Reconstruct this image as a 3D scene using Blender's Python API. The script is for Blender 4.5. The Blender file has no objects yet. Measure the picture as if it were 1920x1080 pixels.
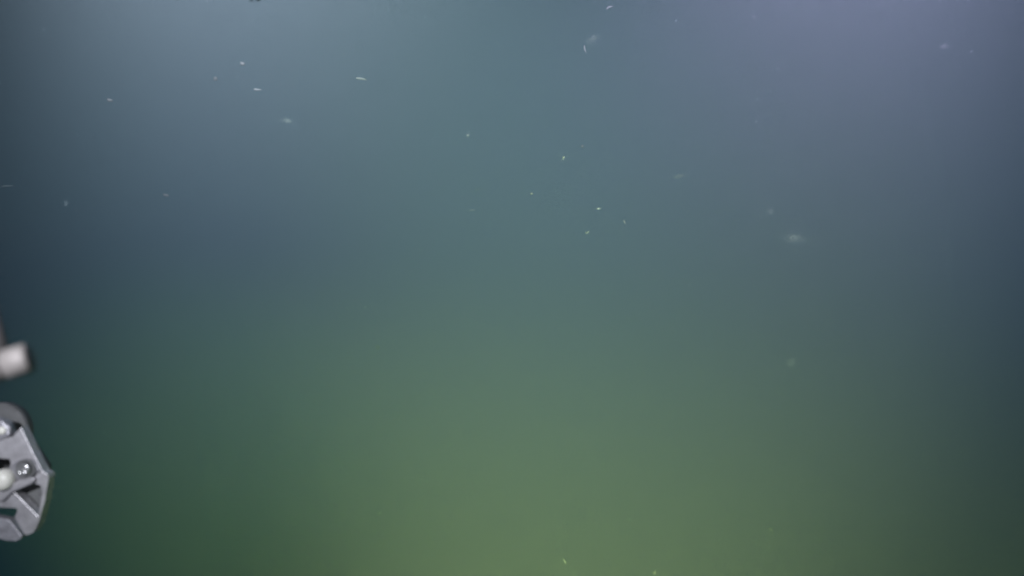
import bpy, bmesh, math, random
from mathutils import Vector, Matrix, noise

# ------------------------------------------------------------------ camera, world, exposure
sc = bpy.context.scene
C = sc.collection
TH = 0.577                       # tangent of half the horizontal field of view
cam_data = bpy.data.cameras.new("camera")
cam = bpy.data.objects.new("camera", cam_data)
C.objects.link(cam)
cam.location = (0, 0, 0)
cam.rotation_euler = (math.radians(90), 0, 0)
cam_data.sensor_width = 36
cam_data.lens = 18 / TH
cam_data.clip_start = 0.01
cam_data.clip_end = 200
cam_data.dof.use_dof = True
cam_data.dof.focus_distance = 1.7
cam_data.dof.aperture_fstop = 4.8
sc.camera = cam

w = bpy.data.worlds.new("World")
sc.world = w
w.use_nodes = True
w.cycles.sampling_method = 'NONE'
w.node_tree.nodes["Background"].inputs[0].default_value = (0.0, 0.004, 0.012, 1)
w.node_tree.nodes["Background"].inputs[1].default_value = 0.1
sc.view_settings.view_transform = 'Standard'
sc.view_settings.look = 'None'
sc.view_settings.exposure = 0
sc.view_settings.gamma = 1
sc.render.engine = 'CYCLES'
sc.cycles.use_denoising = True
sc.cycles.denoising_input_passes = 'RGB'
sc.cycles.volume_bounces = 0
sc.cycles.max_bounces = 4

# The light here is what the vehicle's own lamps and added ones throw into the murky water:
# two white flood lamps above, two yellow-green lamps added for the green glow, one small added lamp
# that lights the manipulator.  pos, azimuth, elevation, half angle, RGB strength
K = 12.566                       # watts per unit of radiant intensity
LAMPS = [
    ((-0.528, 0.921, 1.095), -5.1, -3.0, 34.2, (139.2, 134.3, 159.6)),
    ((0.365, 0.729, 0.684), 14.2, -3.4, 35.9, (54.0, 46.2, 74.5)),
    ((-0.081, 0.479, -0.803), 13.6, 25.3, 32.3, (33.0, 41.6, 17.8)),  # added lamp that makes the green glow low in the water
    ((0.513, -0.512, -0.040), -23.8, -8.1, 12.0, (37.31, 50.91, 12.38)),  # second added lamp, fills out the green glow
]
ARM_FILL = ((-0.35, -0.20, 0.20), (-0.30, 0.78, 0.0), 20.0, (5.3, 4.85, 5.1))  # lamp added to brighten the manipulator and cylinder
SS = 0.030197
SA = (0.07979, 0.01697, 0.00674)
AMB = (0.0016, 0.00801, 0.01468)
HALF = 14.0

# ------------------------------------------------------------------ helpers
def mat(name, col, rough=0.5, metal=0.0, bump=0.0, bscale=60, var=0.12, emit=None, coords='Object', spec=0.5, alpha=1.0):
    m = bpy.data.materials.new(name)
    m.use_nodes = True
    nt = m.node_tree
    b = nt.nodes["Principled BSDF"]
    b.inputs["Roughness"].default_value = rough
    b.inputs["Metallic"].default_value = metal
    b.inputs["Specular IOR Level"].default_value = spec
    b.inputs["Alpha"].default_value = alpha
    tc = nt.nodes.new("ShaderNodeTexCoord")
    n = nt.nodes.new("ShaderNodeTexNoise")
    n.inputs["Scale"].default_value = bscale
    n.inputs["Detail"].default_value = 6
    nt.links.new(tc.outputs[coords], n.inputs["Vector"])
    r = nt.nodes.new("ShaderNodeValToRGB")
    r.color_ramp.elements[0].position = 0.3
    r.color_ramp.elements[1].position = 0.72
    r.color_ramp.elements[0].color = tuple(max(0, c * (1 - var)) for c in col) + (1,)
    r.color_ramp.elements[1].color = tuple(min(1, c * (1 + var)) for c in col) + (1,)
    nt.links.new(n.outputs["Fac"], r.inputs["Fac"])
    nt.links.new(r.outputs["Color"], b.inputs["Base Color"])
    if bump:
        bp = nt.nodes.new("ShaderNodeBump")
        bp.inputs["Strength"].default_value = bump
        bp.inputs["Distance"].default_value = 0.0005
        nt.links.new(n.outputs["Fac"], bp.inputs["Height"])
        nt.links.new(bp.outputs["Normal"], b.inputs["Normal"])
    if emit:
        b.inputs["Emission Color"].default_value = emit[:3] + (1,)
        b.inputs["Emission Strength"].default_value = emit[3]
        m.cycles.emission_sampling = 'NONE'
    return m


def obj(name, bm, m, parent=None, smooth=False, bevel=0.0, seg=2):
    me = bpy.data.meshes.new(name)
    bmesh.ops.recalc_face_normals(bm, faces=bm.faces)
    bm.to_mesh(me)
    bm.free()
    if m:
        me.materials.append(m)
    o = bpy.data.objects.new(name, me)
    C.objects.link(o)
    if parent:
        o.parent = parent
        o.matrix_parent_inverse = Matrix.Translation(-parent.location)
    if smooth:
        for p in me.polygons:
            p.use_smooth = True
    if bevel:
        bv = o.modifiers.new("bevel", 'BEVEL')
        bv.width = bevel
        bv.segments = seg
        bv.limit_method = 'ANGLE'
        bv.angle_limit = math.radians(35)
    return o


def tag(o, label, cat, group=None, kind=None):
    if label:
        o['label'] = label
    if cat:
        o['category'] = cat
    if group:
        o['group'] = group
    if kind:
        o['kind'] = kind
    return o


def thing(name, label, cat, loc, group=None):
    o = bpy.data.objects.new(name, None)
    o.empty_display_size = 0.05
    C.objects.link(o)
    o.location = loc
    return tag(o, label, cat, group)


def at(px, py, d):
    """point of the scene at depth d seen at photo pixel px, py"""
    return Vector(((px - 960) / 960 * TH * d, d, -(py - 540) / 960 * TH * d))


def tube(bm, a, b, r0, r1=None, n=32, cap=True):
    r1 = r0 if r1 is None else r1
    a, b = Vector(a), Vector(b)
    q = (b - a).to_track_quat('Z', 'Y')
    ra = [bm.verts.new(a + q @ Vector((math.cos(2 * math.pi * i / n) * r0, math.sin(2 * math.pi * i / n) * r0, 0))) for i in range(n)]
    rb = [bm.verts.new(b + q @ Vector((math.cos(2 * math.pi * i / n) * r1, math.sin(2 * math.pi * i / n) * r1, 0))) for i in range(n)]
    for i in range(n):
        bm.faces.new((ra[i], ra[(i + 1) % n], rb[(i + 1) % n], rb[i]))
    if cap:
        bm.faces.new(ra)
        bm.faces.new(rb)


def lathe(bm, a, axis, prof, n=40):
    """prof: (distance along axis, radius) pairs; closed at both ends"""
    a = Vector(a)
    q = Vector(axis).normalized().to_track_quat('Z', 'Y')
    rings = []
    for h, r in prof:
        rings.append([bm.verts.new(a + q @ Vector((math.cos(2 * math.pi * i / n) * r, math.sin(2 * math.pi * i / n) * r, h))) for i in range(n)])
    for k in range(len(rings) - 1):
        for i in range(n):
            bm.faces.new((rings[k][i], rings[k][(i + 1) % n], rings[k + 1][(i + 1) % n], rings[k + 1][i]))
    bm.faces.new(rings[0])
    bm.faces.new(rings[-1])


def prism(bm, pts, y0, y1):
    """closed outline pts (x, z) extruded from depth y0 to y1"""
    f = [bm.verts.new((x, y0, z)) for x, z in pts]
    g = [bm.verts.new((x, y1, z)) for x, z in pts]
    n = len(pts)
    for i in range(n):
        bm.faces.new((f[i], f[(i + 1) % n], g[(i + 1) % n], g[i]))
    bm.faces.new(f)
    bm.faces.new(g)


# ------------------------------------------------------------------ the water all round
bm = bmesh.new()
bmesh.ops.create_uvsphere(bm, u_segments=64, v_segments=32, radius=40)
mw = bpy.data.materials.new("water_glow_shell")
mw.use_nodes = True
w.cycles.sampling_method = 'NONE'
mw.cycles.emission_sampling = 'NONE'
nt = mw.node_tree
nt.nodes.remove(nt.nodes["Principled BSDF"])
e = nt.nodes.new("ShaderNodeEmission")
ec = [AMB[i] * math.exp((SS + SA[i]) * HALF) for i in range(3)]  # ambient light put into the shell as an even blue-green glow
e.inputs[0].default_value = tuple(ec) + (1,)
nt.links.new(e.outputs[0], nt.nodes["Material Output"].inputs["Surface"])
tag(obj("water", bm, mw, smooth=True), "open murky blue green sea water fading into the dark", None, kind='structure')

bm = bmesh.new()
bmesh.ops.create_cube(bm, size=2 * HALF)
mh = bpy.data.materials.new("turbid_water")
mh.use_nodes = True
nt = mh.node_tree
nt.nodes.remove(nt.nodes["Principled BSDF"])
pv = nt.nodes.new("ShaderNodeVolumePrincipled")
dens = 0.2
c0 = SS / dens
pv.inputs["Color"].default_value = (c0, c0, c0, 1)
pv.inputs["Density"].default_value = dens
pv.inputs["Anisotropy"].default_value = 0
pv.inputs["Absorption Color"].default_value = tuple((1 - SA[i] / (dens * (1 - c0))) ** 2 for i in range(3)) + (1,)
nt.links.new(pv.outputs[0], nt.nodes["Material Output"].inputs["Volume"])
tag(obj("haze", bm, mh), "pale suspended murk filling the lit water", None, kind='stuff')

# ------------------------------------------------------------------ materials
m_alu = mat("anodised_aluminium", (0.50, 0.48, 0.51), 0.38, 0.45, 0.5, 110, 0.22)
m_alu2 = mat("worn_aluminium", (0.38, 0.37, 0.41), 0.45, 0.35, 0.5, 160, 0.26)
m_dark = mat("dark_anodised_metal", (0.055, 0.054, 0.056), 0.5, 0.2, 0.2, 120, 0.2)
m_hub = mat("grey_composite", (0.12, 0.12, 0.125), 0.6, 0.0, 0.2, 120, 0.2)
m_steel = mat("polished_steel", (0.66, 0.65, 0.66), 0.22, 0.8, 0.08, 200, 0.06)
m_white = mat("off_white_plastic", (0.78, 0.76, 0.70), 0.4, 0.0, 0.1, 100, 0.06)
m_pad = mat("brushed_grey_metal", (0.24, 0.235, 0.26), 0.45, 0.2, 0.3, 140, 0.16)
m_cap = mat("grey_coated_metal", (0.225, 0.215, 0.21), 0.6, 0.1, 0.1, 200, 0.12)
m_black = mat("black_rubber", (0.02, 0.02, 0.022), 0.6, 0.0, 0.2, 90, 0.3)
m_led = mat("lamp_face", (0.8, 0.8, 0.8), 0.3, emit=(1, 1, 1, 3.0))
m_yel = mat("added_green_face", (0.8, 0.8, 0.6), 0.3, emit=(0.75, 1, 0.2, 1.0))  # lens of the lamps added for the green glow

# ------------------------------------------------------------------ lamps of the vehicle and the added ones
def spot(parent, pos, d, half, amp, radius=0.018):
    L = bpy.data.lights.new("lamp_light", 'SPOT')
    s = max(amp)
    L.energy = s * K
    L.color = [a / s for a in amp]
    L.spot_size = 2 * math.radians(half)
    L.spot_blend = 1.0
    L.shadow_soft_size = radius
    o = bpy.data.objects.new("lamp_light", L)
    C.objects.link(o)
    o.location = pos
    o.rotation_euler = Vector(d).to_track_quat('-Z', 'Y').to_euler()
    o.parent = parent
    o.matrix_parent_inverse = Matrix.Translation(-parent.location)


def direction(az, el):
    az, el = math.radians(az), math.radians(el)
    return Vector((math.sin(az) * math.cos(el), math.cos(az) * math.cos(el), math.sin(el)))


def lamp(label, pos, d, half, amp, r=0.055, face=None, guard=False):
    d = Vector(d).normalized()
    pos = Vector(pos)
    root = thing("flood_lamp", label, "lamp", pos, "flood lamps of the vehicle")
    back = pos - d * 0.03
    bm = bmesh.new()
    lathe(bm, back - d * 0.11, d, [(0, r * .45), (0.01, r * .62), (0.04, r * .66), (0.045, r * .9), (0.052, r * .9), (0.055, r * .7), (0.062, r * .7),
                                   (0.065, r * .95), (0.072, r * .95), (0.075, r * .75), (0.082, r * .75), (0.086, r), (0.11, r)])
    obj("housing", bm, m_dark, root, True)
    bm = bmesh.new()
    lathe(bm, back + d * 0.0005, d, [(0, r * .8), (0.003, r * .8)])
    obj("lens", bm, face or m_led, root)
    bm = bmesh.new()
    q = d.to_track_quat('Z', 'Y')
    n = 36
    for i in range(n):                      # clamping ring round the lens
        t0, t1 = 2 * math.pi * i / n, 2 * math.pi * (i + 1) / n
        vs = [back + q @ Vector((math.cos(t) * rr, math.sin(t) * rr, h)) for t in (t0, t1) for rr, h in ((r * .82, 0), (r * .82, .008), (r * 1.06, .008), (r * 1.06, -.006))]
        v = [bm.verts.new(x) for x in vs]
        for k in range(4):
            bm.faces.new((v[k], v[(k + 1) % 4], v[4 + (k + 1) % 4], v[4 + k]))
    bmesh.ops.remove_doubles(bm, verts=bm.verts, dist=1e-5)
    obj("clamp_ring", bm, m_alu2, root, True)
    bm = bmesh.new()                        # bracket that hangs or stands the lamp on the vehicle
    up = 1 if pos.z > 0 else -1
    m = back - d * 0.05
    tube(bm, m, m + Vector((0, -0.01, 0.30 * up)), 0.011)
    obj("bracket", bm, m_alu2, root, True)
    if guard:                               # U-shaped guard whose tips just reach into the picture
        bm = bmesh.new()
        for px in (471.5, 484.5):
            tip = at(px, 1.2, 0.80)
            top = Vector((pos.x - 0.02 + (px - 478) * 0.001, 0.80, pos.z - 0.03))
            mid = Vector((tip.x, 0.80, tip.z + 0.06))
            tube(bm, tip, mid, 0.0017, n=12)
            tube(bm, mid, top, 0.0017, 0.003, n=12)
        obj("guard", bm, m_dark, root, True)
    spot(root, pos, d, half, amp)
    return root


p, az, el, h, amp = LAMPS[0]
lamp("flood lamp above the view at left, its dark guard tips touching the top edge", p, direction(az, el), h, amp, guard=True)
p, az, el, h, amp = LAMPS[1]
lamp("flood lamp above the view at right giving the lavender glow", p, direction(az, el), h, amp)
p, az, el, h, amp = LAMPS[2]
lamp("small yellow green lamp added below the view for the green glow", p, direction(az, el), h, amp, r=0.03, face=m_yel)
p, az, el, h, amp = LAMPS[3]
lamp("narrow yellow green lamp added beside and behind the camera at right for the green glow", p, direction(az, el), h, amp, r=0.03, face=m_yel)
lamp("small added lamp trained on the manipulator arm to brighten it", ARM_FILL[0], Vector(ARM_FILL[1]) - Vector(ARM_FILL[0]), ARM_FILL[2], ARM_FILL[3], r=0.03)

# ------------------------------------------------------------------ manipulator at the left edge
D = 0.80
S = TH * D / 960
def xz(px, py, d=D):
    v = at(px, py, d)
    return (v.x, v.z)

arm = thing("manipulator_arm", "grey metal manipulator with slotted plate, hub and socket screw, cut off by the left edge", "robot arm", at(-120, 900, D))

# front plate: one outline that runs round its slots, with a triangular window
outline = [(-150, 792), (-30, 806), (8, 822), (24, 818), (39, 801), (60, 845), (80, 884), (90, 890), (91, 897),
           (84, 940), (73, 978), (68, 990), (62, 999), (50, 1004), (45, 1001), (27, 970), (33, 957), (30, 953), (-6, 951), (-20, 944), (-150, 944),
           (-150, 888), (-12, 886), (6, 880), (17, 877), (20, 870), (18, 861), (-8, 859), (-150, 856)]
window = [(27, 923), (66, 907), (76, 911), (79, 925), (71, 968)]
def plate(pts, hole, y0, y1):
    bm = bmesh.new()
    def loop(pp, y):
        v = [bm.verts.new((xz(*q, y0)[0], y, xz(*q, y0)[1])) for q in pp]
        return v, [bm.edges.new((v[i], v[(i + 1) % len(v)])) for i in range(len(v))]
    o0, e0 = loop(pts, y0)
    o1, e1 = loop(pts, y1)
    if hole:
        h0, f0 = loop(hole, y0)
        h1, f1 = loop(hole, y1)
    else:
        h0 = h1 = f0 = f1 = []
    bmesh.ops.triangle_fill(bm, use_beauty=True, use_dissolve=False, edges=e0 + f0)
    bmesh.ops.triangle_fill(bm, use_beauty=True, use_dissolve=False, edges=e1 + f1)
    for a, b in ((o0, o1), (h0, h1)):
        for i in range(len(a)):
            j = (i + 1) % len(a)
            bm.faces.new((a[i], a[j], b[j], b[i]))
    return bm
obj("front_plate", plate(outline, window, D, D + 0.012), m_alu, arm, bevel=0.0004, seg=2)
lower = [(-150, 975), (-20, 968), (2, 972), (15, 974), (21, 979), (41, 1005), (38, 1011), (30, 1015), (12, 1014), (-30, 1003), (-150, 1000)]
obj("lower_finger", plate(lower, None, D + 0.004, D + 0.014), m_alu2, arm, bevel=0.0006)
rear = [(-150, 790), (20, 800), (48, 812), (72, 846), (90, 872), (90, 886), (80, 892), (70, 930), (30, 945), (-150, 950)]
obj("rear_plate", plate(rear, None, D + 0.045, D + 0.052), m_dark, arm, bevel=0.001)
floor_ = [(-140, 885), (10, 895), (62, 898), (84, 912), (76, 966), (66, 968), (20, 915), (-140, 935)]
obj("web_plate", plate([(20, 900), (88, 900), (80, 950), (72, 976), (60, 966), (20, 920)], None, D + 0.0155, D + 0.019), m_hub, arm)

# rib along the top of the window and the raised pad round the screw
bm = bmesh.new()
prism(bm, [xz(*q) for q in [(-150, 925), (8, 912), (60, 893), (68, 893), (70, 899), (65, 905), (26, 922), (10, 938), (-150, 940)]], D - 0.005, D - 0.0002)
obj("rib", bm, m_alu, arm, bevel=0.0012)
bm = bmesh.new()
prism(bm, [xz(*q) for q in [(14, 890), (22, 874), (34, 864), (52, 859), (66, 861), (78, 881), (72, 886), (64, 888), (8, 909)]], D - 0.0025, D - 0.0001)
obj("screw_pad", bm, m_pad, arm, bevel=0.0012)

def washer_screw(px, py, r, depth):
    c = at(px, py, depth)
    bm = bmesh.new()
    R = r * S
    lathe(bm, c, (0, -1, 0), [(0, R * 1.45), (0.0012, R * 1.45), (0.0016, R * 1.38), (0.0016, R * 1.02), (0.0004, R * 1.0)])
    wsh = obj("washer", bm, m_hub, arm, True)
    bm = bmesh.new()
    lathe(bm, c + Vector((0, -0.0016, 0)), (0, -1, 0), [(0, R * .92), (0.0026, R * .92), (0.0036, R * .78), (0.0038, R * .50), (0.0012, R * .46)], 36)
    s = obj("screw", bm, m_steel, arm, True)
    bm = bmesh.new()
    lathe(bm, c + Vector((0, -0.0028, 0)), (0, -1, 0), [(0, R * .2), (0.0016, R * .17)], 6)
    obj("socket_pin", bm, m_steel, s)
washer_screw(49, 879, 13, D - 0.003)

# bright dome-headed pivot pin, small pin above, hub behind
c = at(-3, 903, D - 0.0135)
bm = bmesh.new()
lathe(bm, (c.x, D + 0.006, c.z), (0, -1, 0), [(0, 20 * S), (0.012, 20 * S), (0.016, 18.5 * S), (0.0185, 14 * S), (0.0195, 6 * S)])
obj("pivot_pin", bm, m_white, arm, True)
c = at(1, 808, D - 0.006)
bm = bmesh.new()
lathe(bm, (c.x, D + 0.004, c.z), (0, -1, 0), [(0, 8 * S), (0.008, 8 * S), (0.0095, 6.5 * S), (0.010, 2 * S)])
obj("small_pin", bm, m_white, arm, True)
bm = bmesh.new()
lathe(bm, (c.x, D + 0.004, c.z), (0, -1, 0), [(0, 13 * S), (0.005, 13 * S), (0.006, 11 * S)])
obj("pin_boss", bm, m_alu2, arm, True)
c = at(-4, 808, D + 0.03)
bm = bmesh.new()
lathe(bm, (c.x, D + 0.044, c.z), (0, -1, 0), [(0, 54 * S), (0.010, 54 * S), (0.013, 52 * S), (0.0135, 33 * S), (0.022, 32 * S), (0.023, 10 * S)], 48)
obj("hub", bm, m_hub, arm, True)
bm = bmesh.new()
prism(bm, [xz(*q) for q in [(-150, 770), (-20, 782), (8, 788), (17, 800), (22, 815), (-10, 830), (-150, 830)]], D - 0.003, D + 0.010)
obj("clevis", bm, m_alu2, arm, bevel=0.0015)
# the forearm that carries it, beyond the edge of the picture
bm = bmesh.new()
a = at(-70, 880, D); a.y += 0.02
b = at(-900, 1250, D); b.y = 0.35
tube(bm, a, a.lerp(b, .15), 0.026, 0.034)
tube(bm, a.lerp(b, .15), b, 0.034, 0.040)
obj("forearm", bm, m_alu2, arm, True)

# ------------------------------------------------------------------ cylinder above it, nearer to the lens
DC = 0.42
SC = TH * DC / 960
axis = Vector((math.cos(math.radians(17)), 0.16, math.sin(math.radians(17)))).normalized()
end = at(57, 670, DC)
cyl = thing("hydraulic_cylinder", "short pale metal cylinder end with a grooved collar, blurred, above the manipulator", "cylinder", end)
R = 28.5 * SC
bm = bmesh.new()
L1 = 46 * SC
lathe(bm, end - axis * L1, axis, [(0, R * .97), (L1 * .6, R * 1.0), (L1 * .86, R * .99), (L1 * .96, R * .94), (L1 * 1.0, R * .84), (L1 * 1.04, R * .6), (L1 * 1.05, R * .2)])
obj("end_cap", bm, m_cap, cyl, True)
bm = bmesh.new()
g = end - axis * L1
lathe(bm, g - axis * (7 * SC), axis, [(0, R * .84), (6.9 * SC, R * .84)])
obj("seal_ring", bm, m_dark, cyl, True)
bm = bmesh.new()
lathe(bm, g - axis * (90 * SC), axis, [(0, R * .98), (78 * SC, R * .98), (82.5 * SC, R * .92)])
tube(bm, g - axis * (89 * SC), g - axis * 0.25, R * .8)
obj("barrel", bm, m_cap, cyl, True)
bm = bmesh.new()
s0 = at(-6, 668, DC + 0.03); s1 = at(-16, 570, DC + 0.05)
tube(bm, s0, s1, 24 * SC, 12 * SC)
obj("mounting_lug", bm, m_dark, cyl, True)

# ------------------------------------------------------------------ drifting particles
def smooth01(x):
    x = min(1, max(0, x))
    return x * x * (3 - 2 * x)

def irradiance(pos):
    out = [0, 0, 0]
    for lp, az, el, h, amp in LAMPS:
        v = pos - Vector(lp)
        r = v.length
        ch = math.cos(math.radians(h))
        s = smooth01(((v / r).dot(direction(az, el)) - ch) / (1 - ch))
        for i in range(3):
            out[i] += amp[i] * s / r ** 2 * math.exp(-(SS + SA[i]) * r)
    return out

def lin(v):
    v /= 255
    return v / 12.92 if v <= .04045 else ((v + .055) / 1.055) ** 2.4

_mats = {}
def snow_mat(alb):
    k = max(-14, min(-1, round(math.log(alb) * 2.5)))
    if k not in _mats:
        a = math.exp(k / 2.5)
        _mats[k] = mat("marine_snow_matter", (a, a * .98, a * .94), 0.9, 0, 0, 400, 0.25, spec=0, alpha=0.5)
    return _mats[k]

def blob(bm, c, sx, sz, ang, seed, sy=None, sub=2):
    r = bmesh.ops.create_icosphere(bm, subdivisions=sub, radius=1)
    sy = sy or min(sx, sz)
    M = Matrix.Rotation(-math.radians(ang), 4, 'Y')
    for v in r['verts']:
        k = 1 + 0.45 * noise.noise(v.co * 1.6 + Vector((seed * 7.3, seed, 0)))
        v.co = c + (M @ Vector((v.co.x * sx * k, v.co.y * sy * k, v.co.z * sz * k)))

def streak(bm, c, ln, wd, ang, bend, seed):
    n, m = 12, 6
    M = Matrix.Rotation(-math.radians(ang), 4, 'Y')
    rings = []
    for i in range(n + 1):
        t = i / n
        r = wd * (math.sin(math.pi * (t ** .7)) ** .8) * (1 + .35 * noise.noise(Vector((t * 5, seed, 0)))) + wd * .04
        ctr = Vector(((t - .5) * 2 * ln, 0, bend * ln * ((2 * t - 1) ** 2 - .5)))
        rings.append([bm.verts.new(c + M @ (ctr + Vector((0, math.cos(6.283 * k / m) * r, math.sin(6.283 * k / m) * r)))) for k in range(m)])
    for a, b in zip(rings, rings[1:]):
        for k in range(m):
            bm.faces.new((a[k], a[(k + 1) % m], b[(k + 1) % m], b[k]))
    bm.faces.new(rings[0]); bm.faces.new(rings[-1])

def flecks(bm, c, sx, sz, ang, n, s, rng):
    M = Matrix.Rotation(-math.radians(ang), 4, 'Y')
    for _ in range(n):
        q = c + M @ Vector((rng.gauss(0, sx), rng.gauss(0, min(sx, sz)), rng.gauss(0, sz)))
        q.y = c.y + (q.y - c.y)
        vs = [bm.verts.new(q + Vector((rng.uniform(-1, 1), rng.uniform(-1, 1), rng.uniform(-1, 1))) * s) for _ in range(4)]
        for t in ((0, 1, 2), (0, 1, 3), (0, 2, 3), (1, 2, 3)):
            bm.faces.new([vs[k] for k in t])

# kind, px, py, length px, width px, angle (counter-clockwise), brightness it shows, depth m, label
P = [
 ('oval', 455, 120, 11, 7, -32, 190, 1.9, "bright oval white fleck, uppermost of the loose cluster at upper left"),
 ('oval', 404, 148, 9, 7, 80, 165, 1.6, "round pale lavender fleck, left of the bright oval one at upper left"),
 ('streak', 483, 168, 16, 5, -3, 195, 2.0, "bright lens-shaped white fleck lying level below the bright oval one"),
 ('oval', 206, 188, 12, 6, -10, 155, 1.7, "pale slanted fleck, farthest left of those in the upper left"),
 ('oval', 549, 158, 5, 5, 0, 140, 2.3, "tiny dim round fleck right of the bright lens-shaped one"),
 ('streak', 678, 148, 22, 4.5, -10, 180, 1.8, "long thin white sliver with a tail, top left of centre"),
 ('cloud', 538, 226, 24, 14, -8, 140, 1.3, "soft pale smudge of fluff below the long white sliver"),
 ('oval', 311, 366, 12, 5.5, -18, 135, 1.8, "dim slanted fleck alone at middle left"),
 ('cluster', 877, 254, 7, 9, 0, 150, 2.2, "small pale fleck with a faint halo left of centre top"),
 ('oval', 871, 221, 3.5, 3, 0, 150, 2.4, "pinpoint white fleck just above the haloed fleck left of centre"),
 ('oval', 855, 269, 3.5, 4, 0, 160, 2.4, "pinpoint white fleck just below left of the haloed fleck"),
 ('streak', 897, 355, 12, 2.2, 40, 115, 2.0, "faint curved hair-thin thread left of centre"),
 ('streak', 886, 394, 11, 2.6, -2, 125, 2.0, "faint level dash below the curved thread left of centre"),
 ('oval', 997, 363, 6, 4, 0, 145, 2.1, "small pale grain near the centre of the view"),
 ('cluster', 1057, 295, 9, 17, 80, 185, 1.8, "sparkling upright cluster of tiny white grains right of centre"),
 ('oval', 1092, 274, 5, 6, 0, 125, 2.2, "dim teal grain beside the sparkling upright cluster"),
 ('cloud', 1110, 76, 26, 22, 20, 138, 1.3, "soft bluish puff of fluff near the top, right of centre"),
 ('streak', 1097, 92, 16, 3.4, -76, 180, 1.8, "thin upright white sliver touching the bluish puff"),
 ('streak', 1143, 14, 15, 5, 22, 180, 1.8, "white tilted sliver close to the top edge, right of centre"),
 ('streak', 1017, 48, 9, 2.8, 72, 130, 2.0, "faint upright thread near the top centre"),
 ('oval', 1040, 147, 5, 3.5, 40, 145, 2.1, "tiny pale grain below the faint upright thread"),
 ('cluster', 1122, 391, 9, 4, 0, 185, 1.9, "bright level white grain right of centre, above the tick-shaped one"),
 ('streak', 1171, 417, 10, 3, -68, 145, 1.9, "small upright curved sliver right of the tick-shaped fleck"),
 ('tick', 1102, 435, 10, 3, 45, 155, 1.9, "small tick-shaped pale fleck right of centre"),
 ('streak', 1293, 535, 8, 2.8, 65, 135, 2.0, "small slanted sliver right of centre at mid height"),
 ('cloud', 1276, 330, 26, 9, 25, 118, 1.6, "faint wispy slanted smear in the right half"),
 ('oval', 1418, 228, 4.5, 4, 0, 180, 2.1, "bright pinpoint in the right half, upper middle"),
 ('oval', 1458, 129, 5, 3.5, 0, 165, 2.1, "small pale dot under the lavender glow at upper right"),
 ('streak', 1427, 408, 8, 3, 75, 130, 2.0, "small upright sliver beside the large pale puff at right"),
 ('cloud', 1442, 395, 16, 16, 0, 110, 1.7, "very faint haze of fluff above the large pale puff at right"),
 ('cloud', 1492, 446, 48, 26, -12, 122, 1.7, "large pale oval puff of fluff at middle right"),
 ('cloud', 1414, 31, 8, 7, 0, 135, 1.6, "small faint puff within the lavender glow at the top"),
 ('cloud', 1771, 86, 16, 15, 30, 140, 1.4, "small blue puff at the far upper right"),
 ('oval', 788, 468, 4.5, 3.5, 0, 140, 2.2, "lone tiny pale grain left of centre at mid height"),
 ('cluster', 708, 652, 7, 7, 0, 95, 2.2, "faint bluish grain in the lower left half"),
 ('oval', 845, 835, 4.5, 4, 0, 150, 1.6, "tiny cream grain in the green water below centre"),
 ('oval', 712, 962, 4, 4.5, 0, 145, 1.6, "tiny cream grain near the bottom, left of centre"),
 ('streak', 1059, 1053, 12, 3.2, -66, 150, 1.4, "pale slanted sliver at the bottom centre"),
 ('tick', 1228, 1073, 9, 3, 80, 145, 1.4, "pale branched sliver on the bottom edge right of centre"),
 ('streak', 1446, 993, 9, 3, -30, 125, 1.5, "dim bent sliver at lower right"),
 ('oval', 1538, 1012, 4.5, 3.5, 0, 130, 1.5, "tiny dim grain at lower right, right of the bent sliver"),
 ('cloud', 1488, 680, 20, 20, 0, 100, 2.0, "very faint pinkish puff at right below mid height"),
 ('cloud', 123, 380, 10, 16, -20, 98, 1.8, "very faint upright puff near the left edge"),
 ('oval', 772, 745, 3.5, 2.5, 0, 125, 1.8, "minute grain in the green water above the tiny cream grain"),
 ('oval', 1380, 823, 4, 3, 0, 112, 1.7, "minute dim grain in the lower right quarter"),
 ('streak', 592, 324, 9, 2, 0, 122, 1.9, "faint level dash in the upper left quarter"),
 ('oval', 1131, 868, 3, 3, 0, 128, 1.7, "minute pale grain below centre, right of the cream grain"),
 ('cloud', 645, 103, 9, 3, -10, 132, 1.5, "faint level wisp above the long white sliver"),
 ('oval', 238, 600, 4, 3, 0, 85, 1.6, "minute grain in dark water near the left, above the cylinder's height"),
 ('streak', 14, 349, 26, 2.4, 2, 88, 1.8, "faint level thread at the left edge"),
]
GROUP = "marine snow drifting in the lamp light"
NAMES = {'oval': 'snow_fleck', 'streak': 'snow_sliver', 'cluster': 'snow_cluster', 'tick': 'snow_sliver', 'cloud': 'fluff_puff'}
GAIN = {'oval': 1.4, 'streak': 1.55, 'tick': 1.7, 'cluster': 1.7, 'cloud': 4.6}
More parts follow.
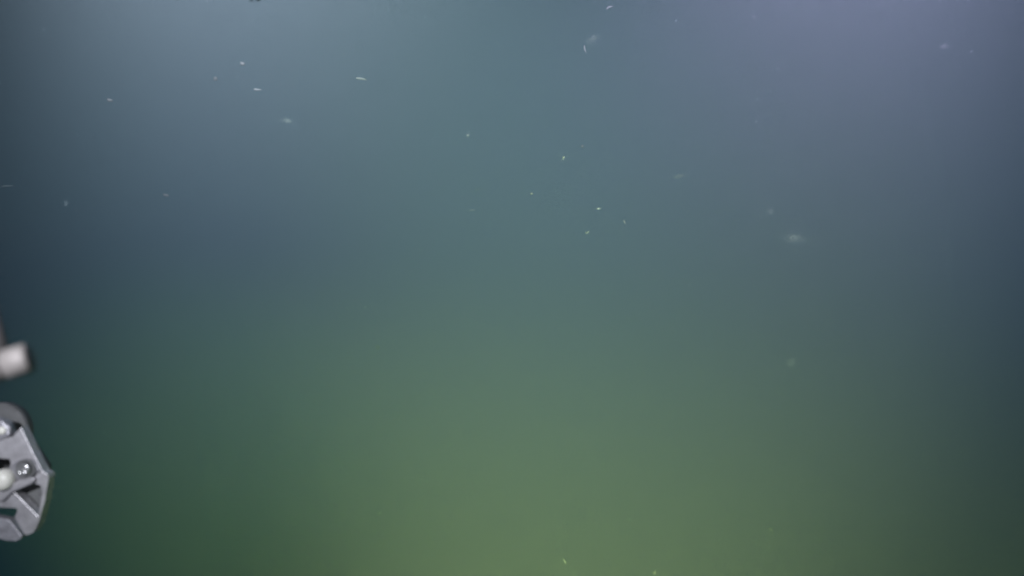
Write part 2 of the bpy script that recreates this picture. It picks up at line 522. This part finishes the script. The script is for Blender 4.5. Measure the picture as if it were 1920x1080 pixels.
for i, (kd, px, py, ln, wd, ang, br, d, label) in enumerate(P):
    rng = random.Random(i * 17 + 3)
    c = at(px, py, d)
    best = None                      # keep each fleck where a beam reaches it
    for dd in [d] + [1.2 + .2 * k for k in range(16)]:
        e_ = irradiance(at(px, py, dd))
        e_ = min(e_[1], e_[2]) if py < 600 else e_[1]
        if e_ > 6.0:
            best = dd
            break
        if best is None or e_ > best_e:
            best, best_e = dd, e_
    d = best
    c = at(px, py, d)
    s = TH * d / 960
    E = irradiance(c)
    T = math.exp(-(SS + SA[1]) * d)
    need = lin(br)
    Eg = max(0.2, (E[0] + E[1] + E[2]) / 3)
    alb = min(.8, max(.004, need * math.pi / (Eg * T) * GAIN[kd]))
    bm = bmesh.new()
    O = Vector((0, 0, 0))
    if kd == 'oval':
        blob(bm, O, ln / 2 * s, wd / 2 * s, ang, i)
    elif kd == 'streak':
        streak(bm, O, ln / 2 * s, wd / 2 * s, ang, rng.uniform(-.35, .35), i)
    elif kd == 'tick':
        streak(bm, O, ln / 2 * s, wd / 2 * s, ang, .2, i)
        streak(bm, Vector((-ln * .33 * s, 0, -ln * .12 * s)), ln / 4 * s, wd / 2.4 * s, ang + 80, .1, i)
    elif kd == 'cluster':
        blob(bm, O, 2.6 * s, 2.0 * s, ang, i)
        flecks(bm, O, ln * .34 * s, wd * .34 * s, ang if kd != 'cluster' else 0, 26, 1.0 * s, rng)
    else:
        n = int(60 + ln * wd * .45)
        flecks(bm, O, ln * .27 * s, wd * .25 * s, ang, n, 0.40 * s, rng)
        for f in range(3):
            flecks(bm, Vector((rng.gauss(0, ln * .16 * s), 0, rng.gauss(0, wd * .15 * s))), ln * .12 * s, wd * .13 * s, ang + rng.uniform(-40, 40), n // 4, 0.40 * s, rng)
    o = obj(NAMES[kd], bm, snow_mat(alb), None, kd in ('oval', 'streak', 'tick'))
    o.location = c
    tag(o, label, "marine snow", GROUP)

# dust too fine and too many to count
rng = random.Random(5)
bm = bmesh.new()
for _ in range(6500):
    d = rng.uniform(0.9, 5.5)
    x = rng.uniform(-1.3, 1.3) * TH * d
    z = rng.uniform(-1.3, 1.3) * TH * d * .5625
    q = Vector((x, d, z))
    s = rng.uniform(.0003, .0011) * (.5 + d * .35)
    a = Vector((rng.gauss(0, 1), rng.gauss(0, 1), rng.gauss(0, 1))).normalized() * s * rng.uniform(1, 2.2)
    vs = [bm.verts.new(q + Vector((rng.uniform(-1, 1), rng.uniform(-1, 1), rng.uniform(-1, 1))) * s * .6) for _ in range(3)] + [bm.verts.new(q + a)]
    for t in ((0, 1, 2), (0, 1, 3), (0, 2, 3), (1, 2, 3)):
        bm.faces.new([vs[k] for k in t])
tag(obj("suspended_silt", bm, mat("silt", (0.2, 0.2, 0.2), 0.9, 0, 0, 300, 0.3, spec=0)), "fine dim dust suspended all through the lit water", None, kind='stuff')
